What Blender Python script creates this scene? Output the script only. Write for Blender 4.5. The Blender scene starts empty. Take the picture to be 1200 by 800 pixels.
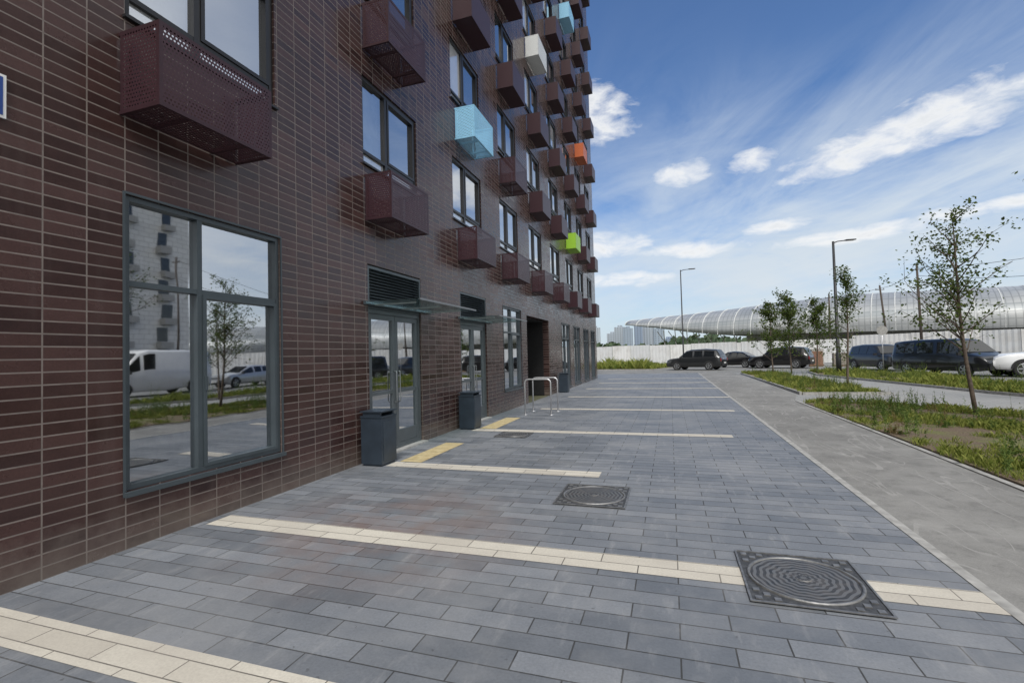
import bpy, math, random
import numpy as np
from mathutils import Vector, Matrix, noise
random.seed(7); rng=np.random.default_rng(7)
scene=bpy.context.scene
COL=scene.collection
rad=math.radians
# ------------------------------------------------------------ helpers
class MB:
    def __init__(s): s.v=[]; s.f=[]; s.m=[]; s.uv=[]; s.sm=[]
    def face(s,pts,mat=0,uv=None,smooth=False):
        b=len(s.v); s.v+=[tuple(p) for p in pts]; s.f.append(tuple(range(b,b+len(pts)))); s.m.append(mat); s.sm.append(smooth)
        s.uv.append(uv if uv else [(0,0)]*len(pts))
    def box(s,x0,x1,y0,y1,z0,z1,mat=0,skip=""):
        P=[(x0,y0,z0),(x1,y0,z0),(x1,y1,z0),(x0,y1,z0),(x0,y0,z1),(x1,y0,z1),(x1,y1,z1),(x0,y1,z1)]
        b=len(s.v); s.v+=P
        F={'b':(0,3,2,1),'t':(4,5,6,7),'s':(0,1,5,4),'e':(1,2,6,5),'n':(2,3,7,6),'w':(3,0,4,7)}
        for k,q in F.items():
            if k in skip: continue
            s.f.append(tuple(b+i for i in q)); s.m.append(mat); s.sm.append(False); s.uv.append([(0,0)]*4)
    def obox(s,c,ax,ay,az,mat=0):
        c=Vector(c);ax=Vector(ax);ay=Vector(ay);az=Vector(az)
        P=[c+i*ax+j*ay+k*az for k in(-1,1) for j in(-1,1) for i in(-1,1)]
        b=len(s.v); s.v+=[tuple(p) for p in P]
        for q in [(0,2,3,1),(4,5,7,6),(0,1,5,4),(1,3,7,5),(3,2,6,7),(2,0,4,6)]:
            s.f.append(tuple(b+i for i in q)); s.m.append(mat); s.sm.append(False); s.uv.append([(0,0)]*4)
    def tube(s,pts,rads,n=8,mat=0,caps=True,smooth=True):
        pts=[Vector(p) for p in pts]; base=len(s.v); N=len(pts)
        ref=None
        for i,p in enumerate(pts):
            d=(pts[min(i+1,N-1)]-pts[max(i-1,0)]).normalized()
            if ref is None:
                ref=Vector((1,0,0)) if abs(d.x)<.8 else Vector((0,1,0))
            a=(ref-d*ref.dot(d)).normalized(); ref=a; b=d.cross(a)
            r=rads[i] if hasattr(rads,'__len__') else rads
            for k in range(n):
                t=2*math.pi*k/n
                s.v.append(tuple(p+(a*math.cos(t)+b*math.sin(t))*r))
        for i in range(N-1):
            for k in range(n):
                k2=(k+1)%n
                s.f.append((base+i*n+k,base+i*n+k2,base+(i+1)*n+k2,base+(i+1)*n+k)); s.m.append(mat); s.sm.append(smooth); s.uv.append([(0,0)]*4)
        if caps:
            s.f.append(tuple(base+k for k in reversed(range(n)))); s.m.append(mat); s.sm.append(False); s.uv.append([(0,0)]*n)
            s.f.append(tuple(base+(N-1)*n+k for k in range(n))); s.m.append(mat); s.sm.append(False); s.uv.append([(0,0)]*n)
    def lathe(s,c,axis,prof,n=24,mat=0,smooth=True):
        c=Vector(c); d=Vector(axis).normalized(); ref=Vector((1,0,0)) if abs(d.x)<.8 else Vector((0,0,1))
        a=(ref-d*ref.dot(d)).normalized(); b=d.cross(a); base=len(s.v)
        for r,hh in prof:
            for k in range(n):
                t=2*math.pi*k/n; s.v.append(tuple(c+d*hh+(a*math.cos(t)+b*math.sin(t))*r))
        for i in range(len(prof)-1):
            for k in range(n):
                k2=(k+1)%n
                s.f.append((base+i*n+k,base+i*n+k2,base+(i+1)*n+k2,base+(i+1)*n+k)); s.m.append(mat); s.sm.append(smooth); s.uv.append([(0,0)]*4)
        s.f.append(tuple(base+(len(prof)-1)*n+k for k in range(n))); s.m.append(mat); s.sm.append(False); s.uv.append([(0,0)]*n)
    def mesh(s,name,mats,bevel=0):
        me=bpy.data.meshes.new(name); me.from_pydata(s.v,[],s.f)
        for m in mats: me.materials.append(m)
        me.polygons.foreach_set("material_index",s.m); me.polygons.foreach_set("use_smooth",s.sm)
        if any(any(u!=(0,0) for u in q) for q in s.uv):
            l=me.uv_layers.new(name="UVMap"); l.data.foreach_set("uv",[c for q in s.uv for u in q for c in u])
        me.update(); return me
def link(name,me,parent=None,loc=(0,0,0),rot=(0,0,0),**kw):
    o=bpy.data.objects.new(name,me); COL.objects.link(o); o.location=loc; o.rotation_euler=rot
    if parent: o.parent=parent
    for k,v in kw.items(): o[k]=v
    return o
def thing(name,loc,label,category,rot=0,group=None):
    o=link(name,None,None,loc,(0,0,rot)); o["label"]=label; o["category"]=category
    if group: o["group"]=group
    o.empty_display_size=.2
    return o
def copy_thing(src,loc,rot=None,label=None):
    t=src.copy(); COL.objects.link(t); t.location=loc
    if rot is not None: t.rotation_euler=(0,0,rot)
    if label: t["label"]=label
    def rec(a,b):
        for ch in list(a.children):
            if ch==b: continue
            c=ch.copy(); COL.objects.link(c); c.parent=b; c.matrix_parent_inverse=ch.matrix_parent_inverse.copy(); rec(ch,c)
    rec(src,t); return t
# ------------------------------------------------------------ materials
class NT:
    def __init__(s,name):
        s.mat=bpy.data.materials.new(name); s.mat.use_nodes=True; s.t=s.mat.node_tree; s.t.nodes.clear()
        s.out=s.n('ShaderNodeOutputMaterial')
    def n(s,typ,**kw):
        x=s.t.nodes.new(typ)
        for k,v in kw.items(): setattr(x,k,v)
        return x
    def l(s,a,b): s.t.links.new(a,b)
    def inp(s,node,key,val):
        if hasattr(val,'node') : s.l(val,node.inputs[key])
        else: node.inputs[key].default_value=val
    def math(s,op,a,b=0.0,c=0.0,clamp=False):
        x=s.n('ShaderNodeMath',operation=op,use_clamp=clamp); s.inp(x,0,a); s.inp(x,1,b); s.inp(x,2,c); return x.outputs[0]
    def mix(s,fac,a,b,blend='MIX'):
        x=s.n('ShaderNodeMix',data_type='RGBA',blend_type=blend); s.inp(x,0,fac)
        for k,v in ((6,a),(7,b)):
            if isinstance(v,tuple) and len(v)==3: v=(*v,1)
            s.inp(x,k,v)
        return x.outputs[2]
    def noise(s,vec,scale,detail=3,rough=.55,dist=0):
        x=s.n('ShaderNodeTexNoise'); s.inp(x,'Scale',scale); s.inp(x,'Detail',detail); s.inp(x,'Roughness',rough); s.inp(x,'Distortion',dist)
        if vec is not None: s.l(vec,x.inputs['Vector'])
        return x.outputs[0]
    def ramp(s,fac,a,b,lo=0.,hi=1.):
        x=s.n('ShaderNodeMapRange'); s.inp(x,0,fac); s.inp(x,1,a); s.inp(x,2,b); s.inp(x,3,lo); s.inp(x,4,hi); return x.outputs[0]
    def obj(s):
        return s.n('ShaderNodeTexCoord').outputs['Object']
    def vec(s,a,b,c=0.0):
        x=s.n('ShaderNodeCombineXYZ'); s.inp(x,0,a); s.inp(x,1,b); s.inp(x,2,c); return x.outputs[0]
    def sep(s,v):
        x=s.n('ShaderNodeSeparateXYZ'); s.l(v,x.inputs[0]); return x.outputs
    def pbr(s,col,rough=.6,metal=0,bump=None,bstr=.3,bdist=.01,spec=.5,coat=0):
        p=s.n('ShaderNodeBsdfPrincipled')
        if isinstance(col,tuple): col=(*col[:3],1)
        s.inp(p,'Base Color',col); s.inp(p,'Roughness',rough); s.inp(p,'Metallic',metal); s.inp(p,'Specular IOR Level',spec); s.inp(p,'Coat Weight',coat)
        if bump is not None:
            b=s.n('ShaderNodeBump'); s.inp(b,'Strength',bstr); s.inp(b,'Distance',bdist); s.l(bump,b.inputs['Height']); s.l(b.outputs[0],p.inputs['Normal'])
        s.l(p.outputs[0],s.out.inputs[0]); return p
def simple(name,col,rough=.6,metal=0,var=.15,scale=6,coat=0,spec=.5):
    t=NT(name); v=t.obj(); n=t.noise(v,scale,2)
    c=t.mix(t.ramp(n,.3,.7),tuple(x*(1-var) for x in col),tuple(min(1,x*(1+var)) for x in col))
    t.pbr(c,rough,metal,coat=coat,spec=spec); return t.mat
def brickmat(name,wallmode,bw,rh,c1,c2,mortar,ms,offset,rough=.5,bstr=.5,dust=None,shift=(0,0),freq=2,stain=None,grime=False):
    t=NT(name); o=t.sep(t.obj())
    if wallmode: v=t.vec(t.math('ADD',o[0],o[1]),t.math('ADD',o[2],shift[1]))
    else: v=t.vec(t.math('ADD',o[0],shift[0]),t.math('ADD',o[1],shift[1]))
    b=t.n('ShaderNodeTexBrick',offset=offset,offset_frequency=freq)
    t.l(v,b.inputs['Vector'])
    t.inp(b,'Color1',(0,0,0,1)); t.inp(b,'Color2',(1,1,1,1)); t.inp(b,'Mortar',(.5,.5,.5,1))
    t.inp(b,'Scale',1.0); t.inp(b,'Mortar Size',ms); t.inp(b,'Mortar Smooth',.15); t.inp(b,'Bias',0.); t.inp(b,'Brick Width',bw); t.inp(b,'Row Height',rh)
    fine=t.noise(v,60,2,.7); mid=t.noise(v,5,4,.65)
    rnd=t.math('ADD',t.math('MULTIPLY',b.outputs[0],.72),t.math('MULTIPLY',t.ramp(mid,.3,.7),.28))
    col=t.mix(rnd,c1,c2)
    col=t.mix(t.ramp(fine,.35,.75,0,.35),col,tuple(x*.6 for x in c1))
    mo=t.mix(t.ramp(mid,.3,.7),mortar,tuple(x*.6 for x in mortar))
    col=t.mix(b.outputs['Fac'],col,mo)
    if dust:
        big=t.noise(v,.8,6,.68)
        col=t.mix(t.ramp(big,.45,.72,0,.5),col,dust)
    if stain:
        st=t.noise(v,1.7,4,.6); dx=t.math('SUBTRACT',o[0],-2.6); dy=t.math('SUBTRACT',o[1],4.0)
        rr=t.math('SQRT',t.math('ADD',t.math('MULTIPLY',dx,dx),t.math('MULTIPLY',dy,dy)))
        col=t.mix(t.math('MULTIPLY',t.ramp(rr,1.6,.1,0,1),t.ramp(st,.38,.58,0,.6)),col,stain)
        sc=t.noise(t.vec(t.math('MULTIPLY',o[0],6.),t.math('MULTIPLY',o[1],1.5)),1.4,5,.7)
        col=t.mix(t.ramp(sc,.56,.72,0,.35),col,(.38,.38,.38))
        spt=t.noise(v,22,2,.5); col=t.mix(t.ramp(spt,.72,.76,0,.5),col,(.05,.05,.05))
    if grime:
        gz=t.ramp(t.math('ADD',o[2],t.math('MULTIPLY',mid,-.5)),.12,-.25,0,.55); col=t.mix(gz,col,(.2,.17,.145))
        streak=t.noise(t.vec(t.math('MULTIPLY',o[1],3.),t.math('MULTIPLY',o[2],.25)),1.0,4,.6); col=t.mix(t.ramp(streak,.55,.75,0,.14),col,(.19,.155,.145))
    hgt=t.math('ADD',t.math('SUBTRACT',1.0,b.outputs['Fac']),t.math('MULTIPLY',fine,.22))
    hgt=t.math('ADD',hgt,t.math('MULTIPLY',b.outputs[0],.3))
    r=t.ramp(t.math('ADD',t.math('MULTIPLY',b.outputs[0],.35),t.math('ADD',t.math('MULTIPLY',mid,.25),t.math('MULTIPLY',b.outputs['Fac'],.6))),.1,.8,rough-.1,min(1,rough+.25))
    t.pbr(col,r,0,hgt,bstr,.006); return t.mat
M_brick=brickmat("glazed_brown_tile",True,.295,.098,(.032,.016,.015),(.088,.044,.039),(.23,.19,.17),.006,0.0,rough=.22,bstr=.4,grime=True)
M_pave=brickmat("grey_paver",False,.56,.168,(.125,.138,.157),(.245,.262,.29),(.06,.062,.065),.0048,.5,rough=.58,bstr=.75,dust=(.33,.33,.33),stain=(.22,.135,.10))
M_band=brickmat("cream_paver",False,.56,.15,(.53,.49,.42),(.70,.66,.57),(.17,.155,.135),.0045,.5,rough=.7,bstr=.5,dust=(.40,.365,.32))
M_cross=brickmat("light_paver",False,.4,.2,(.28,.28,.275),(.38,.38,.37),(.15,.15,.14),.007,.5,rough=.8,bstr=.4,dust=(.35,.34,.31))
def tactmat():
    t=NT("tactile_yellow_paver"); o=t.sep(t.obj())
    w=t.math('SINE',t.math('MULTIPLY',o[0],2*math.pi/.05)); n=t.noise(t.obj(),9,4)
    c=t.mix(t.ramp(n,.3,.7),(.46,.36,.18),(.62,.52,.30)); 
    j=t.math('GREATER_THAN',t.math('PINGPONG',t.math('ADD',o[1],.0),.15),.145)
    c=t.mix(j,c,(.12,.1,.07)); t.pbr(c,.7,0,w,.6,.004); return t.mat
M_tact=tactmat()
def asph(name,c1,c2,rough=.85,crack=.3):
    t=NT(name); v=t.obj(); f=t.noise(v,90,2,.85); b=t.noise(v,.6,6,.68); m=t.noise(v,4,5,.7)
    c=t.mix(t.ramp(f,.25,.75),c1,c2); c=t.mix(t.ramp(b,.42,.68,0,.65),c,tuple(x*1.4 for x in c2)); c=t.mix(t.ramp(m,.5,.72,0,.5),c,tuple(x*.6 for x in c1))
    s=t.sep(v)
    for sc,th in ((.35,.010),(.22,.007)):
        ln=t.noise(t.vec(t.math('MULTIPLY',s[0],1.6),t.math('MULTIPLY',s[1],sc),sc*30),1.2,2,.4,.8)
        cr=t.math('MULTIPLY',t.math('LESS_THAN',t.math('ABSOLUTE',t.math('SUBTRACT',ln,.5)),th),t.ramp(m,.4,.6,0,crack))
        c=t.mix(cr,c,tuple(x*2.1 for x in c2))
    t.pbr(c,rough,0,t.math('ADD',f,m),.6,.008); return t.mat
M_path=asph("path_asphalt",(.145,.143,.137),(.26,.255,.243))
M_road=asph("parking_asphalt",(.14,.14,.137),(.23,.228,.22))
def soil():
    t=NT("bed_soil"); v=t.obj(); a=t.noise(v,1.3,5,.65); f=t.noise(v,30,4,.75)
    c=t.mix(t.ramp(f,.3,.7),(.10,.07,.045),(.27,.205,.14)); c=t.mix(t.ramp(a,.48,.62,0,.65),c,t.mix(t.ramp(f,.3,.7),(.10,.14,.03),(.26,.28,.09)))
    t.pbr(c,.95,0,t.math('ADD',f,a),1,.04); return t.mat
M_soil=soil()
def groundmat():
    t=NT("open_ground"); v=t.obj(); a=t.noise(v,.03,4,.65); f=t.noise(v,2,4,.75)
    c=t.mix(t.ramp(f,.3,.7),(.07,.08,.035),(.14,.13,.08)); c=t.mix(t.ramp(a,.4,.6),c,(.05,.075,.03)); t.pbr(c,.95); return t.mat
M_ground=groundmat()
M_conc=simple("kerb_concrete",(.36,.355,.34),.85,0,.25,9)
M_frame=simple("window_frame_grey",(.055,.070,.080),.36,.0,.1,3)
M_dframe=simple("door_frame_grey",(.10,.115,.125),.4,.2,.1,3)
M_black=simple("black_frame",(.018,.018,.02),.35,0,.1,3)
M_steel=simple("brushed_steel",(.62,.62,.63),.38,.8,.05,8)
M_dsteel=simple("dull_steel",(.26,.27,.28),.45,.6,.05,8)
M_binm=simple("bin_blue_grey",(.03,.043,.06),.4,.1,.15,5)
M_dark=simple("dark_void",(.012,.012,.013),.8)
M_white=simple("white_paint",(.75,.75,.74),.5,0,.05,3)
M_room=simple("interior_plaster",(.6,.6,.58),.9)
M_blind=simple("pale_blind",(.80,.81,.82),.8)
M_post=simple("dark_post_paint",(.03,.032,.035),.5,.1)
M_wood=simple("weathered_wood",(.2,.14,.09),.85,0,.3,12)
M_pole=simple("dark_pole_wood",(.075,.06,.05),.9,0,.3,12)
def glassmat(name,base,tint,refl=(.93,.96,1.0),opaque=False,k=.7):
    t=NT(name); g=t.n('ShaderNodeBsdfGlossy'); t.inp(g,'Color',(*refl,1)); t.inp(g,'Roughness',.02)
    n=t.noise(t.obj(),1.4,1); b=t.n('ShaderNodeBump'); t.inp(b,'Strength',.08); t.inp(b,'Distance',.02); t.l(n,b.inputs['Height']); t.l(b.outputs[0],g.inputs['Normal'])
    if opaque: tr=t.n('ShaderNodeBsdfDiffuse'); t.inp(tr,'Color',(*tint,1))
    else: tr=t.n('ShaderNodeBsdfTransparent'); t.inp(tr,'Color',(*tint,1))
    lw=t.n('ShaderNodeLayerWeight'); t.inp(lw,'Blend',.35)
    fac=t.math('ADD',t.math('MULTIPLY',lw.outputs['Fresnel'],k),base,clamp=True)
    m=t.n('ShaderNodeMixShader'); t.l(fac,m.inputs[0]); t.l(tr.outputs[0],m.inputs[1]); t.l(g.outputs[0],m.inputs[2]); t.l(m.outputs[0],t.out.inputs[0]); return t.mat
M_glass=glassmat("window_glass",.55,(.68,.72,.72))
M_glassd=glassmat("dark_window_glass",.45,(.03,.034,.038),opaque=True)
M_glassl=glassmat("pale_window_glass",.4,(.6,.62,.65),opaque=True)
M_canopy=glassmat("canopy_glass",.06,(.78,.88,.86),k=.4)
def carglass():
    t=NT("car_glass"); t.pbr((.012,.014,.016),.05,0,spec=.8); return t.mat
M_cglass=carglass()
def perf(name,col,holes=True):
    t=NT(name); uv=t.n('ShaderNodeTexCoord').outputs['UV']; s=t.sep(uv); P=.034
    def fr(x): return t.math('SUBTRACT',t.math('FRACT',t.math('DIVIDE',x,P)),.5)
    row=t.math('MULTIPLY',t.math('MODULO',t.math('FLOOR',t.math('DIVIDE',s[1],P)),2.0),P*.5)
    a=fr(t.math('ADD',s[0],row)); b=fr(s[1])
    d=t.math('SQRT',t.math('ADD',t.math('MULTIPLY',a,a),t.math('MULTIPLY',b,b)))
    hole=t.math('LESS_THAN',d,.27)
    hole=t.math('MULTIPLY',hole,t.math('GREATER_THAN',s[1],0.0))
    p=t.pbr(col if holes else t.mix(t.math('MULTIPLY',hole,.7),col,tuple(q*.25 for q in col)),.42,0,spec=.5)
    if holes:
        tr=t.n('ShaderNodeBsdfTransparent'); m=t.n('ShaderNodeMixShader'); t.l(hole,m.inputs[0]); t.l(p.outputs[0],m.inputs[1]); t.l(tr.outputs[0],m.inputs[2]); t.l(m.outputs[0],t.out.inputs[0])
    return t.mat
PC=dict(maroon=(.046,.017,.024),cyan=(.33,.68,.95),white=(.75,.77,.77),orange=(.62,.15,.05),lime=(.36,.66,.05))
PERF={k:perf("perforated_"+k,c) for k,c in PC.items()}
PERFS={k:perf("far_perforated_"+k,c,False) for k,c in PC.items()}
RIM={k:simple("rim_"+k,tuple(q*.8 for q in c),.45) for k,c in PC.items()}
def leafmat(name,c1,c2,trans=.35):
    t=NT(name); g=t.n('ShaderNodeNewGeometry'); c=t.mix(g.outputs['Random Per Island'],c1,c2)
    d=t.n('ShaderNodeBsdfDiffuse'); t.l(c,d.inputs['Color'])
    tl=t.n('ShaderNodeBsdfTranslucent'); t.l(t.mix(.5,c,(.2,.28,.04)),tl.inputs[0])
    m=t.n('ShaderNodeMixShader'); t.inp(m,0,trans); t.l(d.outputs[0],m.inputs[1]); t.l(tl.outputs[0],m.inputs[2]); t.l(m.outputs[0],t.out.inputs[0]); return t.mat
M_leaf=leafmat("tree_leaf",(.04,.07,.02),(.13,.165,.055))
M_grass=leafmat("grass_blade",(.12,.17,.03),(.48,.50,.15),.3)
M_weed=leafmat("weed_leaf",(.05,.10,.03),(.20,.26,.08),.3)
M_weedr=leafmat("dry_weed",(.16,.09,.05),(.28,.23,.12),.3)
M_bark=simple("bark",(.13,.10,.08),.9,0,.3,20)
# ------------------------------------------------------------ camera
h=1.6; yaw,pitch,roll=rad(18.2),rad(1.7),rad(1.5)
F=Vector((-math.sin(yaw)*math.cos(pitch),math.cos(yaw)*math.cos(pitch),math.sin(pitch)))
R0=Vector((math.cos(yaw),math.sin(yaw),0)); U0=R0.cross(F)
R=R0*math.cos(roll)-U0*math.sin(roll); U=U0*math.cos(roll)+R0*math.sin(roll)
cd=bpy.data.cameras.new("camera"); cam=bpy.data.objects.new("camera",cd); COL.objects.link(cam)
cam.matrix_world=Matrix(((R.x,U.x,-F.x,0),(R.y,U.y,-F.y,0),(R.z,U.z,-F.z,h),(0,0,0,1)))
cd.sensor_width=36; cd.lens=36*562/1200; cd.clip_start=.05; cd.clip_end=6000; scene.camera=cam
# ------------------------------------------------------------ world + sun (sun veiled by thin cloud: wide and soft)
SUN_EL=rad(54); sdir=Vector((.34,-.94,0)).normalized()*math.cos(SUN_EL)+Vector((0,0,math.sin(SUN_EL)))
sl=bpy.data.lights.new("sun","SUN"); sl.energy=2.5; sl.angle=rad(18); sl.color=(1,.97,.92)
so=bpy.data.objects.new("sun",sl); COL.objects.link(so); so.rotation_euler=sdir.to_track_quat('Z','Y').to_euler()
w=bpy.data.worlds.new("World"); scene.world=w; w.use_nodes=True
T=NT.__new__(NT); T.t=w.node_tree; T.t.nodes.clear(); T.mat=None
T.out=T.n('ShaderNodeOutputWorld'); bg=T.n('ShaderNodeBackground'); T.l(bg.outputs[0],T.out.inputs[0]); S=.13; bg.inputs[1].default_value=S
sk=T.n('ShaderNodeTexSky',sky_type='NISHITA'); sk.sun_disc=False; sk.sun_elevation=SUN_EL; sk.sun_rotation=math.atan2(sdir.x,sdir.y); sk.air_density=1.0; sk.dust_density=.8; sk.ozone_density=1.8
gen=T.n('ShaderNodeTexCoord').outputs['Generated']; d=T.sep(gen)
az=T.math('MULTIPLY',T.math('ARCTAN2',d[0],d[1]),180/math.pi); el=T.math('MULTIPLY',T.math('ARCSINE',d[2]),180/math.pi)
zz=T.math('ADD',T.math('MAXIMUM',d[2],0.0),.10)
px=T.math('DIVIDE',d[0],zz); py=T.math('DIVIDE',d[1],zz)
ca,sa=math.cos(rad(28)),math.sin(rad(28))
qx=T.math('ADD',T.math('MULTIPLY',px,ca),T.math('MULTIPLY',py,sa)); qy=T.math('SUBTRACT',T.math('MULTIPLY',py,ca),T.math('MULTIPLY',px,sa))
cir=T.noise(T.vec(T.math('MULTIPLY',qx,1.9),T.math('MULTIPLY',qy,.6)),1.3,6,.62,1.0)
cir2=T.noise(T.vec(px,py,3.0),.45,2,.5)
azn=T.ramp(az,-14,6,0,1)
cm=T.math('MULTIPLY',T.ramp(cir,.35,.70),T.ramp(cir2,.28,.48))
cm=T.math('MULTIPLY',cm,T.ramp(el,24,36,1,.05))
cm=T.math('MULTIPLY',cm,T.math('ADD',T.math('MULTIPLY',azn,.8),.2))
nz=T.noise(T.vec(T.math('MULTIPLY',az,.24),T.math('MULTIPLY',el,.55)),1.0,7,.60,.3)
nb=T.math('MULTIPLY',T.math('SUBTRACT',nz,.5),4.8)
blobs=[(-8.5,26.5,5,2.9,0),(18.6,18.2,6.5,1.5,.10),(24.5,19.6,6.0,1.9,.05),(2.1,19.3,2.8,1.2,0),(9.0,19.4,2.4,1.1,.1),(-6.5,12.5,4,1.3,0),(3,11.2,5,.8,0),(17.5,10.8,6,.7,.05),(27,11.3,5,.6,0),(11,12.6,3,.6,0),(-5,8.5,5,.8,0)]
acc=None
for a0,e0,ra,re,tl in blobs:
    da=T.math('SUBTRACT',az,a0); de=T.math('SUBTRACT',T.math('SUBTRACT',el,e0),T.math('MULTIPLY',da,tl))
    x=T.math('DIVIDE',da,ra); y=T.math('DIVIDE',de,re)
    r=T.math('SUBTRACT',1.0,T.math('ADD',T.math('MULTIPLY',x,x),T.math('MULTIPLY',y,y)))
    acc=r if acc is None else T.math('MAXIMUM',acc,r)
acc=T.math('MAXIMUM',acc,-3.0)
den=T.math('ADD',acc,nb)
cu=T.ramp(den,-.35,1.1)
lo=T.noise(T.vec(T.math('MULTIPLY',az,.05),T.math('MULTIPLY',el,.16),5.),1.0,6,.62,.4)
lm=T.math('MULTIPLY',T.ramp(lo,.34,.60),T.math('MULTIPLY',T.ramp(el,25,12,0,.8),T.ramp(az,-18,8,.45,1)))
side=T.math('MAXIMUM',T.ramp(az,34,60),T.ramp(az,-60,-90))  # unseen bright cloud bank added outside the view to whiten the ambient light
lo2=T.noise(T.vec(px,py,7.),.8,4,.6)
lm=T.math('MAXIMUM',lm,T.math('MULTIPLY',side,T.ramp(lo2,.3,.5,.45,1)))
haze=T.ramp(el,17,0,0,.8)
def cc(a): return tuple(x/S for x in a)
skyc=T.mix(1.0,sk.outputs[0],(.70,.88,1.10),'MULTIPLY')
c=T.mix(haze,skyc,cc((.63,.73,.81)))
c=T.mix(T.math('MULTIPLY',cm,.65),c,cc((.70,.78,.86)))
c=T.mix(lm,c,T.mix(side,cc((.69,.76,.82)),cc((1.08,1.08,1.07))))
c=T.mix(T.math('MULTIPLY',cu,.93),c,T.mix(T.ramp(den,.9,2.5),cc((.93,.94,.95)),cc((.62,.66,.70))))
T.l(c,bg.inputs[0])
# ------------------------------------------------------------ ground sheets
def sheet(name,poly,z,mat,thick=0,**kw):
    mb=MB(); mb.face([(x,y,z) for x,y in poly])
    if thick:
        n=len(poly)
        for i in range(n):
            a=poly[i]; b=poly[(i+1)%n]; mb.face([(a[0],a[1],z-thick),(b[0],b[1],z-thick),(b[0],b[1],z),(a[0],a[1],z)])
    return link(name,mb.mesh(name,[mat]),kind="structure")
sheet("ground",[(-3000,-1500),(3000,-1500),(3000,4500),(-3000,4500)],-.02,M_ground)
sheet("parking_road",[(-60,37.2),(13.2,37.2),(12.4,8),(12.4,-25),(70,-25),(70,75),(-60,75)],-.010,M_road)
sheet("pavement",[(-4.56,-28),(1.85,-28),(1.85,37.2),(-20,37.2),(-20,31.6),(-4.56,31.6)],0.0,M_pave)
sheet("asphalt_path",[(1.93,-28),(3.56,-28),(3.56,16.6),(4.1,18.9),(4.2,37.2),(1.93,37.2)],-.004,M_path)
sheet("light_paved_path",[(3.56,-28),(12.4,-28),(12.4,37.2),(3.6,37.2)],-.008,M_cross)
mb=MB(); mb.box(1.85,1.93,-28,37.2,-.1,.006); mb.box(3.56,3.64,-28,16.4,-.1,.012); link("path_edging_strip",mb.mesh("path_edging_strip",[M_conc]),kind="structure")
mb=MB()
for (x0,x1,y0,y1) in [(-4.45,.0,1.74,2.02),(-4.45,.43,3.62,3.91),(1.21,1.85,3.62,3.91),(-4.1,-.93,6.26,6.55),(-4.15,1.05,9.62,9.9),(-3.7,1.55,13.7,13.98),(-3.7,1.85,17.7,17.98),(-3.7,1.85,21.8,22.1),(-3.7,1.85,25.9,26.2),(-3.7,1.85,30,30.3),(-4.3,1.85,-1,-.7)]:
    mb.face([(x0,y0,.004),(x1,y0,.004),(x1,y1,.004),(x0,y1,.004)])
link("pavement_cream_bands",mb.mesh("pavement_cream_bands",[M_band]),kind="structure")
mb=MB()
for (x0,x1,y0,y1) in [(-4.05,-3.68,6.58,8.2),(-4.08,-3.7,9.94,11.8)]:
    mb.face([(x0,y0,.006),(x1,y0,.006),(x1,y1,.006),(x0,y1,.006)])
link("pavement_tactile_strips",mb.mesh("pavement_tactile_strips",[M_tact]),kind="structure")
beds=dict(a=[(3.66,-6),(3.66,15.9),(4.1,16.5),(7.3,13.7),(11.8,10.6),(11.8,-6)],
 b=[(4.3,18.95),(6.8,19.0),(6.6,27),(6.3,34.5),(4.45,34.9)],
 c=[(8.1,32),(9.7,19.3),(11.2,13),(12.3,13),(12.3,28),(10.6,35.5),(8.6,36)],
 d=[(-9,47),(-1.5,44.8),(0.2,50),(-8,55)])
for k,p in beds.items():
    o=sheet("planting_bed_soil",p,.03,M_soil,.06)
mb=MB()
for k in ('b','c','d'):
    p=beds[k]; n=len(p)
    for i in range(n):
        a=Vector((*p[i],0)); b=Vector((*p[(i+1)%n],0)); dd=(b-a).normalized(); nn=Vector((dd.y,-dd.x,0))
        mb.obox((a+b)/2+Vector((0,0,.02))+nn*.045,dd*((b-a).length/2-.003*i),nn*.04,Vector((0,0,.06+.002*i)))
p=beds['a']
for i in (2,3):
    a=Vector((*p[i],0)); b=Vector((*p[i+1],0)); dd=(b-a).normalized(); nn=Vector((dd.y,-dd.x,0))
    mb.obox((a+b)/2+Vector((0,0,.01))+nn*.045,dd*((b-a).length/2),nn*.04,Vector((0,0,.05+.003*i)))
link("kerb_edging",mb.mesh("kerb_edging",[M_conc]),kind="structure")
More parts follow.
